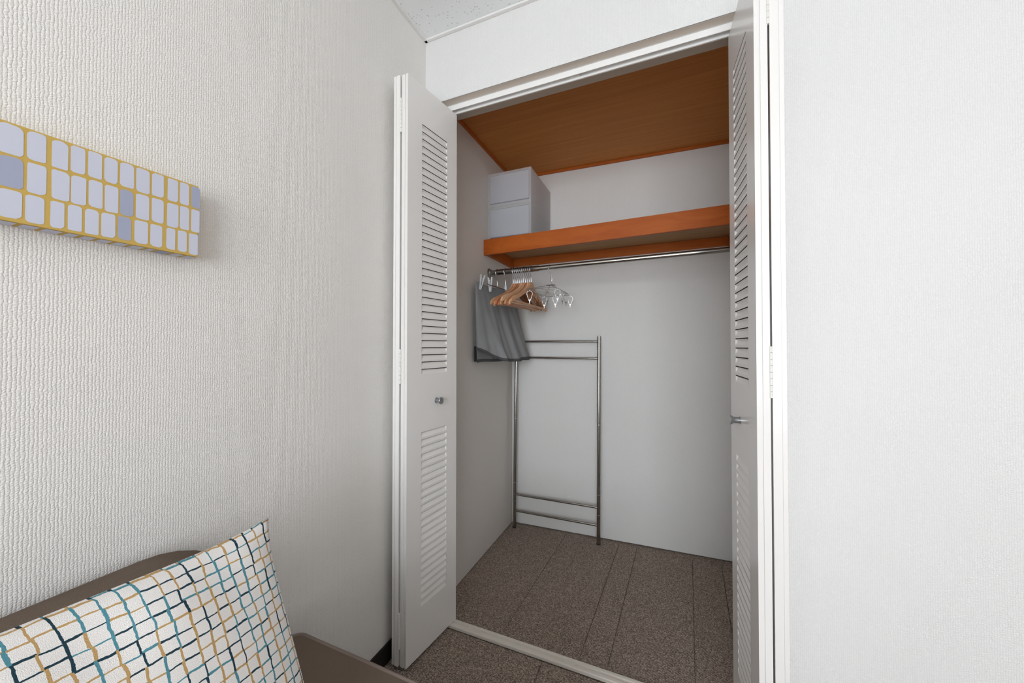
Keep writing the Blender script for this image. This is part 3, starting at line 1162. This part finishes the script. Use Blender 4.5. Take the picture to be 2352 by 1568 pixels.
def cushion(y0_, y1_):
    ol = outline(y0_, y1_, 0.105, 0.88, 0.028)
    n = len(ol)
    zs_ = [(0.272, 0.012), (0.280, 0.002), (0.300, 0.0), (0.400, 0.0), (0.412, 0.0), (0.418, 0.004)]
    vs, fs = [], []
    cx, cy = 0.49, (y0_ + y1_) / 2

    def inset(p, d):
        v = Vector((cx - p[0], cy - p[1]))
        return (p[0] + (v.x and math.copysign(min(abs(v.x), d), v.x)), p[1] + (v.y and math.copysign(min(abs(v.y), d), v.y)))
    for z, d in zs_:
        for p in ol:
            q = inset(p, d)
            vs.append(L((q[0], q[1], z)))
    # domed top in rings
    for k in range(1, 7):
        f = k / 7
        for p in ol:
            q = (p[0] + (cx - p[0]) * f, p[1] + (cy - p[1]) * f)
            vs.append(L((q[0], q[1], 0.418 + 0.018 * math.sin(f * PI / 2))))
    rings = len(zs_) + 6
    for r_ in range(rings - 1):
        for k in range(n):
            fs.append((r_ * n + k, r_ * n + (k + 1) % n, (r_ + 1) * n + (k + 1) % n, (r_ + 1) * n + k))
    fs.append(tuple((rings - 1) * n + k for k in range(n)))
    fs.append(tuple(range(n - 1, -1, -1)))
    mb = MB()
    mb.add(vs, fs)
    c = mb.build('seat_cushion', M_sofa, sf, smooth=True)
    for p in c.data.polygons:
        p.use_smooth = True
    pts = [L((inset(p, -0.001)[0], inset(p, -0.001)[1], 0.4155)) for p in ol]
    pts.append(pts[0])
    MB().tube(pts, 0.0050, n=8, cap=False).build('piping', M_piping, c, smooth=True)


cushion(-1.448, SY1)
cushion(SY0, -1.452)
# back rest: rounded upper corners
R_ = 0.15
yb1, yb0, zt_ = -0.772, SY0, 0.722
prof = [(yb0, 0.12), (yb1, 0.12)]
for k in range(9):
    a = math.radians(90 * k / 8)
    prof.append((yb1 - R_ + R_ * math.cos(a), zt_ - R_ * 0.9 + R_ * 0.9 * math.sin(a)))
for k in range(9):
    a = math.radians(90 + 90 * k / 8)
    prof.append((yb0 + R_ + R_ * math.cos(a), zt_ - R_ * 0.9 + R_ * 0.9 * math.sin(a)))
mb = MB()
mb.prism([(a + 1.43, b_) for a, b_ in prof], 0.040 - 0.50, 0.103 - 0.50, axis='x')
bk = mb.build('backrest', M_sofa, sf, smooth=True, bevel=0.020, seg=4)
rbox('back_cushion', 0.104, 0.240, -1.448, -0.97, 0.445, 0.700, 0.045, M_sofa)
rbox('back_cushion', 0.104, 0.240, -2.24, -1.452, 0.445, 0.700, 0.045, M_sofa)
for x, y in ((0.16, -0.72), (0.80, -0.72), (0.16, -2.18), (0.80, -2.18)):
    MB().tube([L((x, y, 0.0)), L((x, y, 0.105))], [0.018, 0.024], n=14).build('leg', M_dark, sf, smooth=True)

# ------------------------------------------------------------ pillow
PS = 0.455
PH = 0.418
top = Vector((0.268, -0.832, 0.800))          # visible upper corner
lean = math.radians(24)
ex = Vector((0.03, -1.0, 0.066)).normalized()     # along the top edge, away from the corner
ez = Vector((math.sin(lean), 0.0, -math.cos(lean)))   # down the face
nrm = ex.cross(ez).normalized()
if nrm.x < 0:
    nrm = -nrm
ctr = top + ex * PS / 2 + ez * PH / 2
NP = 56
pil = bpy.data.meshes.new('pillow')
vs, fs, uvs = [], [], []


def pil_pt(u, v, side):
    # u,v in -1..1 ; ears: edges drawn in between the corners
    k = 0.060
    uu = u * (1 - k * (1 - v ** 4))
    vv = v * (1 - k * 1.1 * (1 - u ** 4))
    m_ = max(0.0, (1 - u ** 2)) ** 0.55 * max(0.0, (1 - v ** 2)) ** 0.55
    th = 0.062 * m_
    wr = 0.0032 * math.sin(9 * u + 3 * v) * math.exp(-((v + 0.9) / 0.35) ** 2) * (1 - u * u) * (1 - v * v) * 3
    wr += 0.004 * math.exp(-(((u + 0.80) + 0.5 * (v + 0.8)) / 0.10) ** 2) * m_
    return ctr + ex * (uu * PS / 2) + ez * (vv * PH / 2) + nrm * side * (th + wr)


for side in (1, -1):
    for j in range(NP + 1):
        for i in range(NP + 1):
            u, v = -1 + 2 * i / NP, -1 + 2 * j / NP
            vs.append(tuple(pil_pt(u, v, side) - ctr))
            uvs.append((u * PS / 2 / 0.0178 + 40 + (17 if side < 0 else 0), v * PH / 2 / 0.0172 + 40))
    off = 0 if side == 1 else (NP + 1) ** 2
    for j in range(NP):
        for i in range(NP):
            a = off + j * (NP + 1) + i
            fs.append((a, a + 1, a + NP + 2, a + NP + 1))
pil.from_pydata(vs, [], fs)
pil.materials.append(M_pillow)
ul = pil.uv_layers.new(name='UVMap')
for lp in pil.loops:
    ul.data[lp.index].uv = uvs[lp.vertex_index]
bm = bmesh.new()
bm.from_mesh(pil)
bmesh.ops.remove_doubles(bm, verts=bm.verts, dist=1e-5)
bmesh.ops.recalc_face_normals(bm, faces=bm.faces)
bm.to_mesh(pil)
bm.free()
for p in pil.polygons:
    p.use_smooth = True
po = bpy.data.objects.new('pillow', pil)
COL.objects.link(po)
po.location = ctr
tag(po, 'white pillow with hand-drawn teal, navy and tan grid, propped on the brown sofa', 'pillow')
